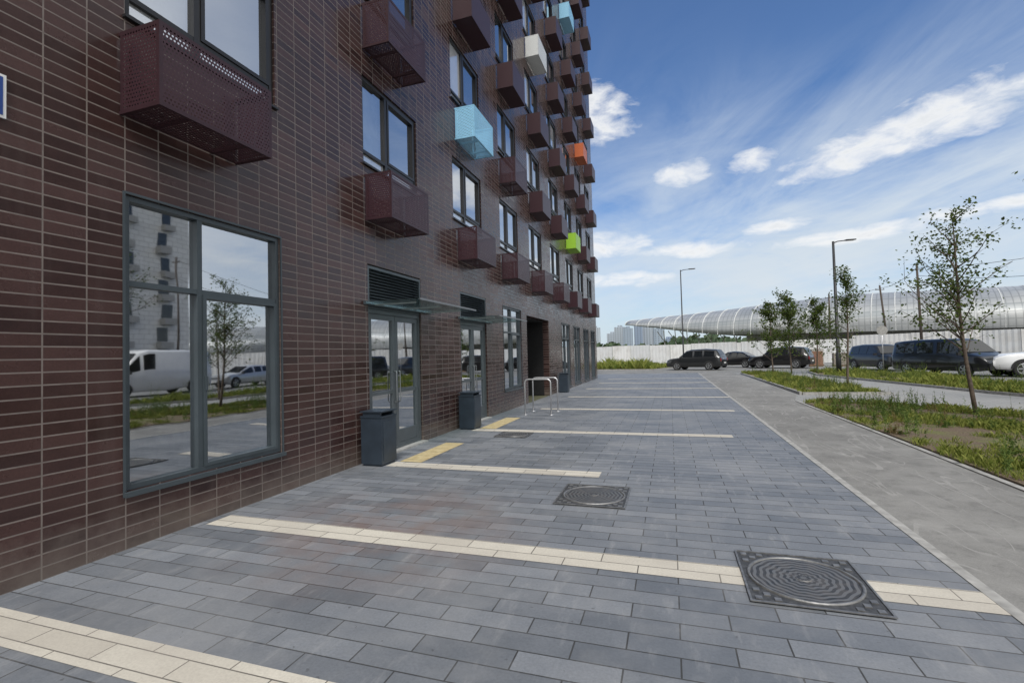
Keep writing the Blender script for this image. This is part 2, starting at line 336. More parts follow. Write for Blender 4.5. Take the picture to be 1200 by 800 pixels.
# ------------------------------------------------------------ vegetation stuff
def inside(p,x,y):
    c=False; n=len(p)
    for i in range(n):
        x1,y1=p[i]; x2,y2=p[(i+1)%n]
        if (y1>y)!=(y2>y) and x<(x2-x1)*(y-y1)/(y2-y1)+x1: c=not c
    return c
def grass(name,poly,N,hmin,hmax,bl=7,wid=.007,clump=.5,ylim=None):
    xs=[q[0] for q in poly]; ys=[q[1] for q in poly]; mb=MB(); k=0; tries=0
    x0,x1,y0,y1=min(xs),max(xs),min(ys),max(ys)
    if ylim: y0=max(y0,ylim)
    while k<N and tries<N*12:
        tries+=1; x=random.uniform(x0,x1); y=random.uniform(y0,y1)
        if not inside(poly,x,y): continue
        nn=noise.noise(Vector((x*.55,y*.55,3)))+.6*noise.noise(Vector((x*2,y*2,8)))
        if nn+random.uniform(-.12,.12)<clump-.5: continue
        k+=1; H=random.uniform(hmin,hmax)*(1+1.3*max(0,nn))
        for b in range(bl):
            a=random.uniform(0,6.283); le=random.uniform(.1,.75)*H; hh=H*random.uniform(.55,1); bx=x+random.gauss(0,.04); by=y+random.gauss(0,.04)
            dx,dy=math.cos(a),math.sin(a); wx,wy=-dy*wid,dx*wid
            m=(bx+dx*le*.35,by+dy*le*.35,.03+hh*.6); t=(bx+dx*le,by+dy*le,.03+hh)
            mb.face([(bx-wx,by-wy,.02),(bx+wx,by+wy,.02),(m[0]+wx*.8,m[1]+wy*.8,m[2]),t,(m[0]-wx*.8,m[1]-wy*.8,m[2])])
    o=link(name,mb.mesh(name,[M_grass]),kind="stuff"); o["label"]="patchy green grass growing on bare soil bed"; return o
def weeds(name,pts,mat,nl=60,leaf=.035):
    mb=MB()
    for (x,y,H) in pts:
        for s in range(random.randint(3,6)):
            a=random.uniform(0,6.28); tip=Vector((x+math.cos(a)*H*.4*random.random(),y+math.sin(a)*H*.4*random.random(),H*random.uniform(.6,1)))
            base=Vector((x+random.gauss(0,.04),y+random.gauss(0,.04),.02)); dv=tip-base; sx=Vector((-math.sin(a),math.cos(a),0))*.004
            mb.face([base-sx,base+sx,tip+sx*.4,tip-sx*.4])
            for q in range(nl//5):
                t=random.uniform(.15,1); p=base+dv*t; v=Vector((random.gauss(0,1),random.gauss(0,1),random.gauss(.3,.6))).normalized(); L=leaf*random.uniform(.7,1.6)*(1.2-t*.5)
                u=v.cross(Vector((random.gauss(0,1),random.gauss(0,1),random.gauss(0,1)))).normalized()
                mb.face([p,p+v*L*.5+u*L*.3,p+v*L*1.1,p+v*L*.5-u*L*.3])
    o=link(name,mb.mesh(name,[mat]),kind="stuff"); o["label"]="loose leafy weeds growing on the planting bed"; return o
grass("bed_grass",beds['a'],7600,.03,.12,8,.0035,.52,4.0)
grass("bed_grass",beds['b'],1600,.06,.2,7,.009,.46)
grass("bed_grass",beds['c'],1900,.08,.26,7,.011,.42)
grass("bed_grass",beds['d'],900,.3,.7,7,.03,.2)
def rp(poly,N,hm,hx,thr=.0,y0=None):
    xs=[q[0] for q in poly]; ys=[q[1] for q in poly]; o=[]
    while len(o)<N:
        x=random.uniform(min(xs),max(xs)); y=random.uniform(max(min(ys),y0 or -99),max(ys))
        if inside(poly,x,y) and noise.noise(Vector((x*.5,y*.5,11)))>thr-random.random()*.3: o.append((x,y,hm+(hx-hm)*random.random()**1.6))
    return o
weeds("bed_weeds",rp(beds['a'],680,.08,.62,.16,4.5)+rp(beds['b'],170,.15,.7,.1)+rp(beds['c'],230,.2,1.0,0),M_weed,80,.028)
weeds("bed_weeds",rp(beds['d'],160,.4,1.1,0),M_weed,60,.09)
weeds("dry_weeds",rp(beds['a'],60,.15,.5,.1,8)+rp(beds['b'],18,.3,.6,.1)+[(5.3,14.9,.55),(5.45,14.8,.6),(5.1,15.1,.5)],M_weedr,60,.026)
# ------------------------------------------------------------ trees
def tree(loc,H,lean,seed,label,dens=1.0,leaf=.055,cr=.9,first=.35,lv=1.0):
    rs=random.Random(seed); t=thing("young_tree",(loc[0],loc[1],.03),label,"tree",group="young street trees in the planting beds")
    tr=MB(); lf=MB(); N=12; pts=[]; rr=[]
    for i in range(N):
        f=i/(N-1); pts.append(Vector((lean[0]*f*H+.05*math.sin(f*5+seed),lean[1]*f*H+.05*math.cos(f*4+seed),f*H*.93))); rr.append(.038*(1-f)**.8*(H/4.4)+.005)
    tr.tube(pts,rr,8)
    def leaves(p,n,sp):
        for q in range(n):
            c=p+Vector((rs.gauss(0,sp),rs.gauss(0,sp),rs.gauss(-.02,sp)))
            v=Vector((rs.gauss(0,1),rs.gauss(0,1),rs.gauss(-.3,.6))).normalized(); u=v.cross(Vector((rs.gauss(0,1),rs.gauss(0,1),rs.gauss(0,1)))).normalized()
            L=leaf*rs.uniform(.7,1.5); lf.face([c,c+v*L*.5+u*L*.3,c+v*L,c+v*L*.5-u*L*.3])
    nb=int(26*dens)
    for b in range(nb):
        f=first+(.97-first)*rs.random()**.85; i=f*(N-1); k=int(i); p=pts[k].lerp(pts[min(k+1,N-1)],i-k); a=rs.uniform(0,6.28)
        ln=cr*(H/4.4)*rs.uniform(.4,1.15)*(1.2-1.0*f); ln=max(ln,.2); up=rs.uniform(.5,1.5)
        q=[p]; dv=Vector((math.cos(a),math.sin(a),up)).normalized()
        for s in range(5):
            dv=(dv+Vector((rs.gauss(0,.13),rs.gauss(0,.13),.03))).normalized(); q.append(q[-1]+dv*ln/5)
        tr.tube(q,[.012*(1-s/6)*(H/4.4)+.002 for s in range(6)],5,caps=False)
        for s in range(1,6):
            if rs.random()<.75: leaves(q[s],int(6*lv*rs.uniform(.3,1.5)),.08*(H/4.4))
            if rs.random()<.6:
                e=q[s]+Vector((rs.gauss(0,.5),rs.gauss(0,.5),rs.gauss(.3,.4))).normalized()*ln*.3
                tr.tube([q[s],e],[.005,.002],4,caps=False); leaves(e,int(8*lv*rs.uniform(.3,1.5)),.075*(H/4.4))
    link("trunk",tr.mesh("trunk",[M_bark]),t); link("crown",lf.mesh("crown",[M_leaf]),t); return t
tree((6.37,13.36),4.95,(-.05,-.0),3,"slender young tree with sparse leaves in the weedy bed",1.3,.066,1.75,.28,2.0)
tree((6.5,21.6),4.9,(.0,0),5,"slender young tree with sparse crown beside the paved path",1.05,.08,1.4,.25,1.8)
tree((7.1,33.9),5.3,(0,0),8,"young tree with fuller crown near the parked cars",1.3,.115,2.0,.15,2.1)
tree((5.95,33),4.8,(0,0),9,"young tree with fuller crown near the parked cars",1.1,.115,1.9,.15,2.0)
tree((8.7,34.4),5.0,(0,0),12,"young tree with fuller crown near the parked cars",1.1,.115,1.9,.15,2.0)
tree((7.15,10.3),5.5,(.03,0),21,"taller young tree reaching thin branches over the grass bed",1.0,.065,2.5,.55,1.3)
tree((9.9,16.2),4.6,(0,0),19,"slender young tree standing in the weedy bed",1.0,.07,1.5,.3)
# ------------------------------------------------------------ BUILDING
FX=-4.56; HB=34.4; Y0,Y1=-27.0,31.6; DEP=15
bld=thing("apartment_building",(FX,0,0),"tall brown tiled apartment block with maroon perforated baskets under its windows","building")
cols=[2.95,6.48,9.85,13.02,16.05,19.2,22.3,25.35,28.4]; WW=1.73
bcols=[2.9,6.5,10.02,13.07,16.2,19.35,22.45,25.5,28.55]
FL=11; SH=2.8
wins=[(y,y+WW,4.75+SH*k,6.2+SH*k) for k in range(FL) for y in cols]
ground_open=[(2.95,4.73,.5,3.13),(6.55,8.27,0,3.14),(10.1,11.75,0,3.12),(13.1,14.85,.6,3.05),(15.5,18.6,0,2.95),(21.0,22.8,.12,3.0),(23.8,25.5,.12,3.0),(26.7,28.4,.12,3.0),(29.3,30.8,.12,3.0)]
ops=ground_open+wins
DR=.16
ycut=sorted(set([Y0,Y1]+[round(o[i],4) for o in ops for i in (0,1)])); zcut=sorted(set([0,HB]+[round(o[i],4) for o in ops for i in (2,3)]))
mb=MB()
opr=[tuple(round(q,4) for q in o) for o in ops]
for i in range(len(ycut)-1):
    for j in range(len(zcut)-1):
        ym=(ycut[i]+ycut[i+1])/2; zm=(zcut[j]+zcut[j+1])/2
        if any(o[0]<ym<o[1] and o[2]<zm<o[3] for o in opr): continue
        mb.face([(0,ycut[i],zcut[j]),(0,ycut[i+1],zcut[j]),(0,ycut[i+1],zcut[j+1]),(0,ycut[i],zcut[j+1])])
for a,b,c_,d_ in opr:
    e=3.0 if (a,b)==(15.5,18.6) else DR
    mb.face([(0,a,c_),(0,a,d_),(-e,a,d_),(-e,a,c_)]); mb.face([(0,b,c_),(-e,b,c_),(-e,b,d_),(0,b,d_)])
    mb.face([(0,a,d_),(0,b,d_),(-e,b,d_),(-e,a,d_)])
    if c_>0: mb.face([(0,a,c_),(-e,a,c_),(-e,b,c_),(0,b,c_)])
mb.face([(0,Y1,0),(-DEP,Y1,0),(-DEP,Y1,HB),(0,Y1,HB)]); mb.face([(0,Y0,0),(0,Y0,HB),(-DEP,Y0,HB),(-DEP,Y0,0)])
mb.face([(-DEP,Y0,0),(-DEP,Y0,HB),(-DEP,Y1,HB),(-DEP,Y1,0)]); mb.face([(0,Y0,HB),(0,Y1,HB),(-DEP,Y1,HB),(-DEP,Y0,HB)])
link("wall",mb.mesh("wall",[M_brick]),bld)
mb=MB()
mb.face([(-4,Y0+.1,0),(-4,Y1-.1,0),(-4,Y1-.1,9.1),(-4,Y0+.1,9.1)])
for z in (3.4,6.3,9.0):
    mb.box(-4,-.22,Y0+.1,15.4,z,z+.2); mb.box(-4,-.22,18.7,Y1-.1,z,z+.2); mb.box(-4,-.22,15.4,18.7,z,z+.2)
mb.box(-4,-.22,Y0+.1,15.3,-.05,.02); mb.box(-4,-.22,18.8,Y1-.1,-.05,.02)
for y in (1.5,5.6,9.2,12.6,15.3,18.8,23.3,26.2): mb.box(-4,-.22,y-.05,y+.05,.02,3.4)
for z in (3.6,6.5):
    for y in (5.6,8.95,12.3,15.4,18.5,21.6,24.7,27.7): mb.box(-4,-.22,y-.05,y+.05,z,z+2.5)
link("interior_room",mb.mesh("interior_room",[M_room]),bld)
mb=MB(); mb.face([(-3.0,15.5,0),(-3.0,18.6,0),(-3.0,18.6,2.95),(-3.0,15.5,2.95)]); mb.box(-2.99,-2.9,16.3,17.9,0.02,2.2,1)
mb.box(-2.8,-.25,15.51,15.54,0,2.94,0); mb.box(-2.8,-.25,18.56,18.59,0,2.94,0); mb.box(-2.8,-.2,15.55,18.55,2.9,2.94,0)
link("entrance_portal",mb.mesh("entrance_portal",[M_dark,M_frame]),bld)
def frame_rect(mb,y0,y1,z0,z1,t,x0,x1,m=0):
    mb.box(x0,x1,y0,y1,z0,z0+t,m); mb.box(x0,x1,y0,y1,z1-t,z1,m); mb.box(x0,x1,y0,y0+t,z0+t,z1-t,m); mb.box(x0,x1,y1-t,y1,z0+t,z1-t,m)
def up_window():
    W,H=WW,1.45
    fr=MB(); frame_rect(fr,.003,W-.003,.003,H-.003,.055,-.12,-.03)
    fr.box(-.115,-.035,W*.42-.035,W*.42+.035,.058,H-.058); fr.box(-.112,-.038,.058,W*.42-.036,.2,.25); fr.box(-.112,-.038,W*.42+.036,W-.058,.2,.25)
    frame_rect(fr,W*.42+.04,W-.06,.252,H-.06,.045,-.105,-.025)
    def gl(mL,mR,mB):
        g=MB(); g.face([(-.08,.05,.22),(-.08,W*.42,.22),(-.08,W*.42,H-.05),(-.08,.05,H-.05)],0); g.face([(-.08,W*.42,.22),(-.08,W-.05,.22),(-.08,W-.05,H-.05),(-.08,W*.42,H-.05)],1)
        g.face([(-.08,.05,.05),(-.08,W-.05,.05),(-.08,W-.05,.22),(-.08,.05,.22)],2); return g.mesh("window_glass",[mL,mR,mB])
    si=MB(); si.box(-.03,.045,-.02,W+.02,-.028,-.002); 
    return fr.mesh("window_frame",[M_black]),[gl(M_glass,M_glass,M_glassl),gl(M_glassd,M_glassd,M_glassl),gl(M_glassl,M_glassd,M_glassl),gl(M_glassd,M_glassl,M_glassl)],si.mesh("window_sill",[M_black])
uf,ug,us=up_window()
bm_=MB(); bm_.face([(-.2,.05,.05),(-.2,WW*.42,.05),(-.2,WW*.42,1.4),(-.2,.05,1.4)]); blind1=bm_.mesh("blind",[M_blind])
bm_=MB(); bm_.face([(-.2,.05,.5),(-.2,WW-.05,.5),(-.2,WW-.05,1.4),(-.2,.05,1.4)]); blind2=bm_.mesh("blind",[M_blind])
for k in range(FL):
    for y in cols:
        wn=link("window",uf,bld,(0,y,4.75+SH*k)); r=random.random()
        link("window_glass",ug[0] if k<1 else ug[1 if r<.4 else (2 if r<.8 else 3)],wn); link("window_sill",us,wn)
        if k<1:
            if r<.45 or y<7: link("window_blind",blind1,wn)
            elif r<.6: link("window_blind",blind2,wn)
def big_window(name,y0,y1,z0,z1,mull,trans,sash=True):
    W=y1-y0; H=z1-z0; fr=MB(); frame_rect(fr,.003,W-.003,.003,H-.003,.045,-.13,-.02)
    fr.box(-.125,-.025,mull-.027,mull+.027,.048,H-.048)
    if trans: fr.box(-.12,-.028,.048,mull-.028,trans-.025,trans+.025); fr.box(-.12,-.028,mull+.028,W-.048,trans-.025,trans+.025)
    if sash:
        frame_rect(fr,mull+.03,W-.05,.05,trans-.027,.035,-.115,-.01); 
        fr.box(-.01,.012,mull+.04,mull+.058,trans*.45,trans*.45+.14)
    wn=link("window",fr.mesh(name,[M_frame]),bld,(0,y0,z0)); wn["label"]="large ground floor window with grey frame" if sash else "tall shopfront window with grey frame"
    gl=MB(); gl.face([(-.08,.04,.04),(-.08,W-.04,.04),(-.08,W-.04,H-.04),(-.08,.04,H-.04)]); link("window_glass",gl.mesh("window_glass",[M_glass]),wn)
    si=MB(); si.box(-.02,.05,-.02,W+.02,-.045,-.004); 
    si.box(-.02,.012,-.022,-.003,-.045,H+.02); si.box(-.02,.012,W+.003,W+.022,-.003,H+.02); si.box(-.02,.013,-.003,W+.003,H+.003,H+.024)
    link("window_sill",si.mesh("window_sill",[M_frame]),wn)
big_window("ground_window",2.95,4.73,.5,3.13,.73,1.84)
big_window("ground_window",13.1,14.85,.6,3.05,.8,1.7)
for a,b in ((21.0,22.8),(23.8,25.5),(26.7,28.4),(29.3,30.8)): big_window("shop_window",a,b,.12,3.0,.85,2.2,False)
def door(y0,y1):
    W=y1-y0; fr=MB(); frame_rect(fr,.003,W-.003,.003,2.42,.065,-.14,-.04)
    c=W/2
    dn=link("entrance_door",fr.mesh("door_frame",[M_dframe]),bld,(0,y0,0)); dn["label"]="double glazed entrance door in grey aluminium frame"
    for a,b in ((.07,c-.004),(c+.004,W-.07)):
        lf=MB(); frame_rect(lf,a,b,.03,2.35,.085,-.12,-.055); lf.box(-.115,-.06,a+.086,b-.086,.12,.34); lf.box(-.11,-.065,a+.086,b-.086,1.0,1.06)
        link("door_leaf",lf.mesh("door_leaf",[M_dframe]),dn)
        gl=MB(); gl.face([(-.088,a+.03,.3),(-.088,b-.03,.3),(-.088,b-.03,2.3),(-.088,a+.03,2.3)]); link("door_glass",gl.mesh("door_glass",[M_glass]),dn)
    for s in (-1,1):
        hd=MB(); yy=c+s*.055; hd.tube([(-.055,yy,.85),(-.0,yy,.85),(.0,yy,.88),(.0,yy,1.35),(-.0,yy,1.38),(-.055,yy,1.38)],.010,8)
        link("door_handle",hd.mesh("door_handle",[M_dsteel]),dn)
    th=MB(); th.box(-.15,.1,.0,W,.0,.028); link("door_threshold",th.mesh("door_threshold",[M_conc]),dn)
    g=MB(); g.face([(-.13,0,2.43),(-.13,W,2.43),(-.13,W,3.13),(-.13,0,3.13)],1); frame_rect(g,.003,W-.003,2.5,3.115,.045,-.12,-.005); g.box(-.13,-.03,.003,W-.003,2.425,2.497)
    z=2.56
    while z<3.05:
        g.face([(-.07,.05,z+.045),(-.07,W-.05,z+.045),(-.015,W-.05,z),(-.015,.05,z)]); z+=.05
    link("ventilation_grille",g.mesh("ventilation_grille",[M_frame,M_dark]),bld,(0,y0,0))
    cn=MB(); cn.box(.05,1.0,-.12,W+.35,2.49,2.506)
    cp=link("canopy",cn.mesh("canopy_glass",[M_canopy]),bld,(0,y0,0)); cp["label"]="flat glass canopy above the entrance door"
    rd=MB(); rd.box(0,.049,-.12,W+.35,2.47,2.525); link("canopy_channel",rd.mesh("canopy_channel",[M_frame]),cp)
    ed=MB(); ed.box(1.001,1.012,-.12,W+.35,2.484,2.512); link("canopy_edge",ed.mesh("canopy_edge",[M_dsteel]),cp)
    for yy in (.12,W*.5+.08,W+.1):
        bk=MB(); bk.box(.05,.8,yy-.006,yy+.006,2.466,2.488); link("canopy_bracket",bk.mesh("canopy_bracket",[M_dsteel]),cp)
door(6.55,8.27); door(10.1,11.75)
def basket_mesh(pm,rm):
    W,D,H=1.22,.50,.74; b=MB()
    def pan(P,w,hh):
        m=.035
        o=[Vector(p) for p in P]; c=[(m,m),(w-m,m),(w-m,hh-m),(m,hh-m)]
        def at(u,v): return o[0]+(o[1]-o[0])*(u/w)+(o[3]-o[0])*(v/hh)
        I=[at(*q) for q in c]
        b.face(I,0,uv=[(.001,.001),(w-2*m,.001),(w-2*m,hh-2*m),(.001,hh-2*m)])
        for i in range(4): b.face([o[i],o[(i+1)%4],I[(i+1)%4],I[i]],1)
    pan([(D,0,0),(D,W,0),(D,W,H),(D,0,H)],W,H)
    pan([(.02,0,0),(D,0,0),(D,0,H),(.02,0,H)],D-.02,H)
    pan([(.02,W,0),(D,W,0),(D,W,H),(.02,W,H)],D-.02,H)
    pan([(.02,0,.004),(D,0,.004),(D,W,.004),(.02,W,.004)],D,W)
    for z in (0,H-.03):
        b.box(D-.03,D-.002,.002,W-.002,z+.001,z+.029,1); b.box(.0,D-.031,.002,.03,z+.001,z+.029,1); b.box(.0,D-.031,W-.03,W-.002,z+.001,z+.029,1)
    for y in (.3,.9): b.box(.0,D-.032,y-.02,y+.02,.006,.04,1)
    b.box(.0,.018,.1,.16,.03,H-.03,1); b.box(.0,.018,W-.16,W-.1,.03,H-.03,1)
    return b.mesh("basket",[pm,rm])
BK={k:basket_mesh(PERF[k],RIM[k]) for k in PC}; BKS={k:basket_mesh(PERFS[k],RIM[k]) for k in PC}
for k in range(FL):
    for i,y in enumerate(bcols):
        kd={(2,1):'cyan',(4,3):'white',(6,5):'cyan',(6,1):'lime',(7,3):'orange'}.get((i,k),'maroon')
        o=link("air_conditioner_basket",(BK if (k+i*.6)<3.2 else BKS)[kd],bld,(0,y,3.82+SH*k))
        if kd!='maroon': o["label"]=kd.replace('cyan','light blue')+" perforated metal basket below a window"
mb=MB(); mb.box(.002,.02,1.7,2.135,3.42,3.74,0); mb.box(.02,.024,1.72,2.115,3.44,3.72,1)
np_=link("address_plate",mb.mesh("address_plate",[M_white,simple("plate_blue",(.02,.06,.25),.4)]),bld)
# ------------------------------------------------------------ street furniture
def bin_thing():
    t=thing("litter_bin",(-4.3,6.4,0),"dark blue grey metal litter bin standing beside the entrance door","bin",group="litter bins along the facade")
    b=MB(); b.box(-.18,.18,-.2,.2,.03,.72); b.box(-.16,.16,-.18,.18,0,.029); link("bin_body",b.mesh("bin_body",[M_binm]),t)
    c=MB(); c.box(-.19,.19,-.21,.21,.723,.745); c.box(-.15,.15,-.19,-.15,.746,.8); c.box(-.15,.15,.15,.19,.746,.8); c.box(-.19,.19,-.21,.21,.801,.82); link("bin_lid",c.mesh("bin_lid",[M_binm]),t)
    d_=MB(); d_.box(.181,.186,-.16,.16,.08,.66); link("bin_door",d_.mesh("bin_door",[M_binm]),t)
    return t
b0=bin_thing()
for y in (9.95,20.0): copy_thing(b0,(-4.3,y,0))
def rack():
    t=thing("bicycle_rack_hoop",(-3.42,12.5,0),"stainless steel bicycle hoop fixed to the grey pavers","bicycle rack",group="bicycle hoops on the pavement")
    m=MB(); P=[(-.36,0,0),(-.36,0,.85)]
    for a in range(1,6): P.append((-.26-.1*math.cos(a*math.pi/12),0,.85+.1*math.sin(a*math.pi/12)))
    P+= [(-.26,0,.95),(.26,0,.95)]
    for a in range(1,6): P.append((.26+.1*math.sin(a*math.pi/12),0,.85+.1*math.cos(a*math.pi/12)))
    P+=[(.36,0,.85),(.36,0,0)]
    m.tube(P,.021,10); link("hoop",m.mesh("hoop",[M_steel]),t)
    for s in (-.36,.36):
        f=MB(); f.lathe((s,0,.0),(0,0,1),[(.06,0),(.06,.008),(.03,.012)],16); link("base_flange",f.mesh("base_flange",[M_steel]),t)
    return t
r0=rack()
for y in (13.3,): copy_thing(r0,(-3.42,y,0))
def ironmat():
    t=NT("cast_iron"); v=t.obj(); s=t.sep(v); r=t.math('SQRT',t.math('ADD',t.math('MULTIPLY',s[0],s[0]),t.math('MULTIPLY',s[1],s[1])))
    a=t.math('ARCTAN2',s[0],s[1]); wv=t.math('MULTIPLY',t.math('SINE',t.math('MULTIPLY',a,12.)),.9)
    g=t.math('SINE',t.math('ADD',t.math('MULTIPLY',r,2*math.pi/.042),wv)); g2=t.math('GREATER_THAN',g,.0); n=t.noise(v,14,4)
    c=t.mix(g2,(.04,.042,.045),(.16,.165,.17)); c=t.mix(t.ramp(n,.4,.65,0,.4),c,(.19,.17,.15)); t.pbr(c,.5,.3,g2,.9,.008); return t.mat
M_iron=ironmat(); M_ironf=simple("cast_iron_frame",(.07,.072,.075),.6,.2,.4,30); M_ring=simple("worn_iron_ring",(.22,.22,.22),.45,.5,.3,20)
def manhole(x,y,w,d_,r,label):
    t=thing("manhole_cover",(x,y,.004),label,"manhole cover",group="manhole covers in the pavement")
    f=MB(); n=32; R1=r*1.08
    for k in range(n):
        a=2*math.pi*k/n; b=2*math.pi*(k+1)/n
        def sq(t_):
            c,s_=math.cos(t_),math.sin(t_); m=1/max(abs(c),abs(s_)); return (c*m*w/2,s_*m*d_/2,.006)
        f.face([(R1*math.cos(a),R1*math.sin(a),.006),sq(a),sq(b),(R1*math.cos(b),R1*math.sin(b),.006)])
    N=13
    for i in range(N):
        for j in range(N):
            cx=-w/2+.03+(w-.06)*(i+.5)/N; cy=-d_/2+.03+(d_-.06)*(j+.5)/N
            if math.hypot(cx,cy)>R1+.03 and (i+j)%2==0: f.box(cx-.02,cx+.02,cy-.02,cy+.02,.0062,.012,1)
    f.box(-w/2,w/2,-d_/2,-d_/2+.014,.0061,.013,1); f.box(-w/2,w/2,d_/2-.014,d_/2,.0061,.013,1); f.box(-w/2,-w/2+.014,-d_/2+.015,d_/2-.015,.0061,.013,1); f.box(w/2-.014,w/2,-d_/2+.015,d_/2-.015,.0061,.013,1)
    link("cover_frame",f.mesh("cover_frame",[M_ironf,M_ring]),t)
    g=MB(); g.lathe((0,0,0),(0,0,1),[(R1,.001),(R1,.016),(r*1.025,.016),(r*1.025,.0)],40); link("cover_ring",g.mesh("cover_ring",[M_ring]),t)
    l=MB(); l.lathe((0,0,0),(0,0,1),[(r,.0),(r,.011),(r*.97,.012)],40,smooth=False); l.lathe((0,0,0),(0,0,1),[(r*.16,.012),(r*.15,.017)],20)
    link("cover_lid",l.mesh("cover_lid",[M_iron]),t); return t
manhole(.82,3.8,.78,.82,.325,"round cast iron manhole cover in square frame across the cream band")
manhole(-.87,5.45,.76,.8,.32,"round cast iron manhole cover set in square frame among grey pavers")
manhole(-3.05,9.25,.66,.62,.26,"round cast iron manhole cover near the yellow tactile strip")
def lamp(x,y,H,label,r=.085):
    t=thing("street_lamp",(x,y,0),label,"street lamp",group="street lamps")
    m=MB(); m.tube([(0,0,0),(0,0,1.2),(0,0,1.25),(0,0,H)],[r*1.35,r*1.3,r,r*.6],12); m.lathe((0,0,0),(0,0,1),[(r*2,0),(r*2,.03),(r*1.4,.06)],16); link("post",m.mesh("post",[M_post]),t)
    a=MB(); a.tube([(0,0,H-.1),(.25,.1,H+.0),(.75,.3,H+.06)],[.035,.03,.028],8); link("arm",a.mesh("arm",[M_post]),t)
    hd=MB(); v=Vector((.93,.37,.05)).normalized(); u=Vector((-.37,.93,0)); hd.obox((.98,.4,H+.085),v*.3,u*.11,Vector((0,0,.03))); hd.obox((.98,.4,H+.05),v*.22,u*.08,Vector((0,0,.012)),1); link("lamp_head",hd.mesh("lamp_head",[M_post,M_white]),t); return t
lamp(9.3,32.5,7.8,"tall dark street lamp with one flat head beside the weedy bed",.105)
lamp(1.15,46.2,9.0,"tall dark street lamp in front of the white fence",.07)
def pole(x,y,H,lean,label):
    t=thing("utility_pole",(x,y,0),label,"pole"); m=MB(); m.tube([(0,0,0),(lean,0,H)],[.12,.08],10); link("post",m.mesh("post",[M_pole]),t)
    c=MB(); c.box(lean-.4,lean+.4,-.03,.03,H-.5,H-.44)
    for s in (-.35,0,.35): c.tube([(lean+s,0,H-.44),(lean+s,0,H-.32)],.025,6)
    link("crossarm",c.mesh("crossarm",[M_pole]),t); return (x+lean,y,H-.3)
pa=pole(20.6,50.2,8.6,-.1,"leaning wooden utility pole beside the white fence")
pb=pole(21.8,60,8.0,-.6,"wooden utility pole standing behind the white fence")
pc=pole(17.0,62,7.6,.1,"wooden utility pole standing behind the white fence")
pd=pole(36,34,12.0,.1,"wooden utility pole carrying wires over the parking")
def wire(a,b,sag):
    a=Vector(a); b=Vector(b); m=MB(); pts=[a.lerp(b,i/14)-Vector((0,0,sag*4*(i/14)*(1-i/14))) for i in range(15)]; m.tube(pts,.018,5,caps=False)
    o=link("overhead_wire",m.mesh("overhead_wire",[M_post])); o["label"]="thin black overhead wire strung between wooden poles"; o["category"]="wire"; o["group"]="overhead wires"
wire(pa,pd,1.8); wire((pa[0],pa[1],pa[2]-.7),(pd[0],pd[1],pd[2]-1.6),2.2); wire(pa,pb,.4); wire(pb,pc,.2)
t=thing("road_sign",(12.9,36.5,0),"round road sign seen from behind on grey post","sign"); m=MB(); m.tube([(0,0,0),(0,0,2.9)],.03,8); link("post",m.mesh("post",[M_steel]),t)
m=MB(); m.lathe((0,-.035,2.6),(0,-1,0),[(.3,0),(.3,.004)],24); link("sign_plate",m.mesh("sign_plate",[M_conc]),t)
# ------------------------------------------------------------ fence
def fence():
    P=[(-30,68),(7.4,57.5),(17.3,56),(26.2,48.2),(48,30)]
    t=thing("site_fence",(7.4,57.5,0),"long white profiled metal construction fence","fence"); m=MB(); ps=MB(); s=Vector((7.4,57.5,0))
    tt=NT("white_fence_sheet"); n=tt.noise(tt.obj(),.9,5,.65); g=tt.n('ShaderNodeNewGeometry'); c=tt.mix(g.outputs['Random Per Island'],(.60,.62,.64),(.80,.80,.79)); c=tt.mix(tt.ramp(n,.45,.7,0,.6),c,(.46,.44,.41)); tt.pbr(c,.55)
    for i in range(len(P)-1):
        a=Vector((*P[i],0)); b=Vector((*P[i+1],0)); L=(b-a).length; dd=(b-a)/L; nn=Vector((-dd.y,dd.x,0)); x=0
        while x<L-.1:
            x2=min(x+2.4,L); H=2.45+random.uniform(-.07,.07)+(.25 if P[i][0]>15 else 0); off=random.uniform(-.02,.02)
            nseg=12; base=len(m.v)
            for q in range(nseg+1):
                p=a+dd*(x+(x2-x-.03)*q/nseg)+nn*(.02*(1 if q%2 else -1)+off)-s
                m.v.append((p.x,p.y,.05)); m.v.append((p.x,p.y,H))
            for q in range(nseg):
                m.f.append((base+2*q,base+2*q+2,base+2*q+3,base+2*q+1)); m.m.append(0); m.sm.append(False); m.uv.append([(0,0)]*4)
            pp_=a+dd*x+nn*.08-s; ps.box(pp_.x-.04,pp_.x+.04,pp_.y-.04,pp_.y+.04,0,H+.02)
            x=x2
    link("fence_panels",m.mesh("fence_panels",[tt.mat]),t); link("fence_posts",ps.mesh("fence_posts",[M_conc]),t)
fence()
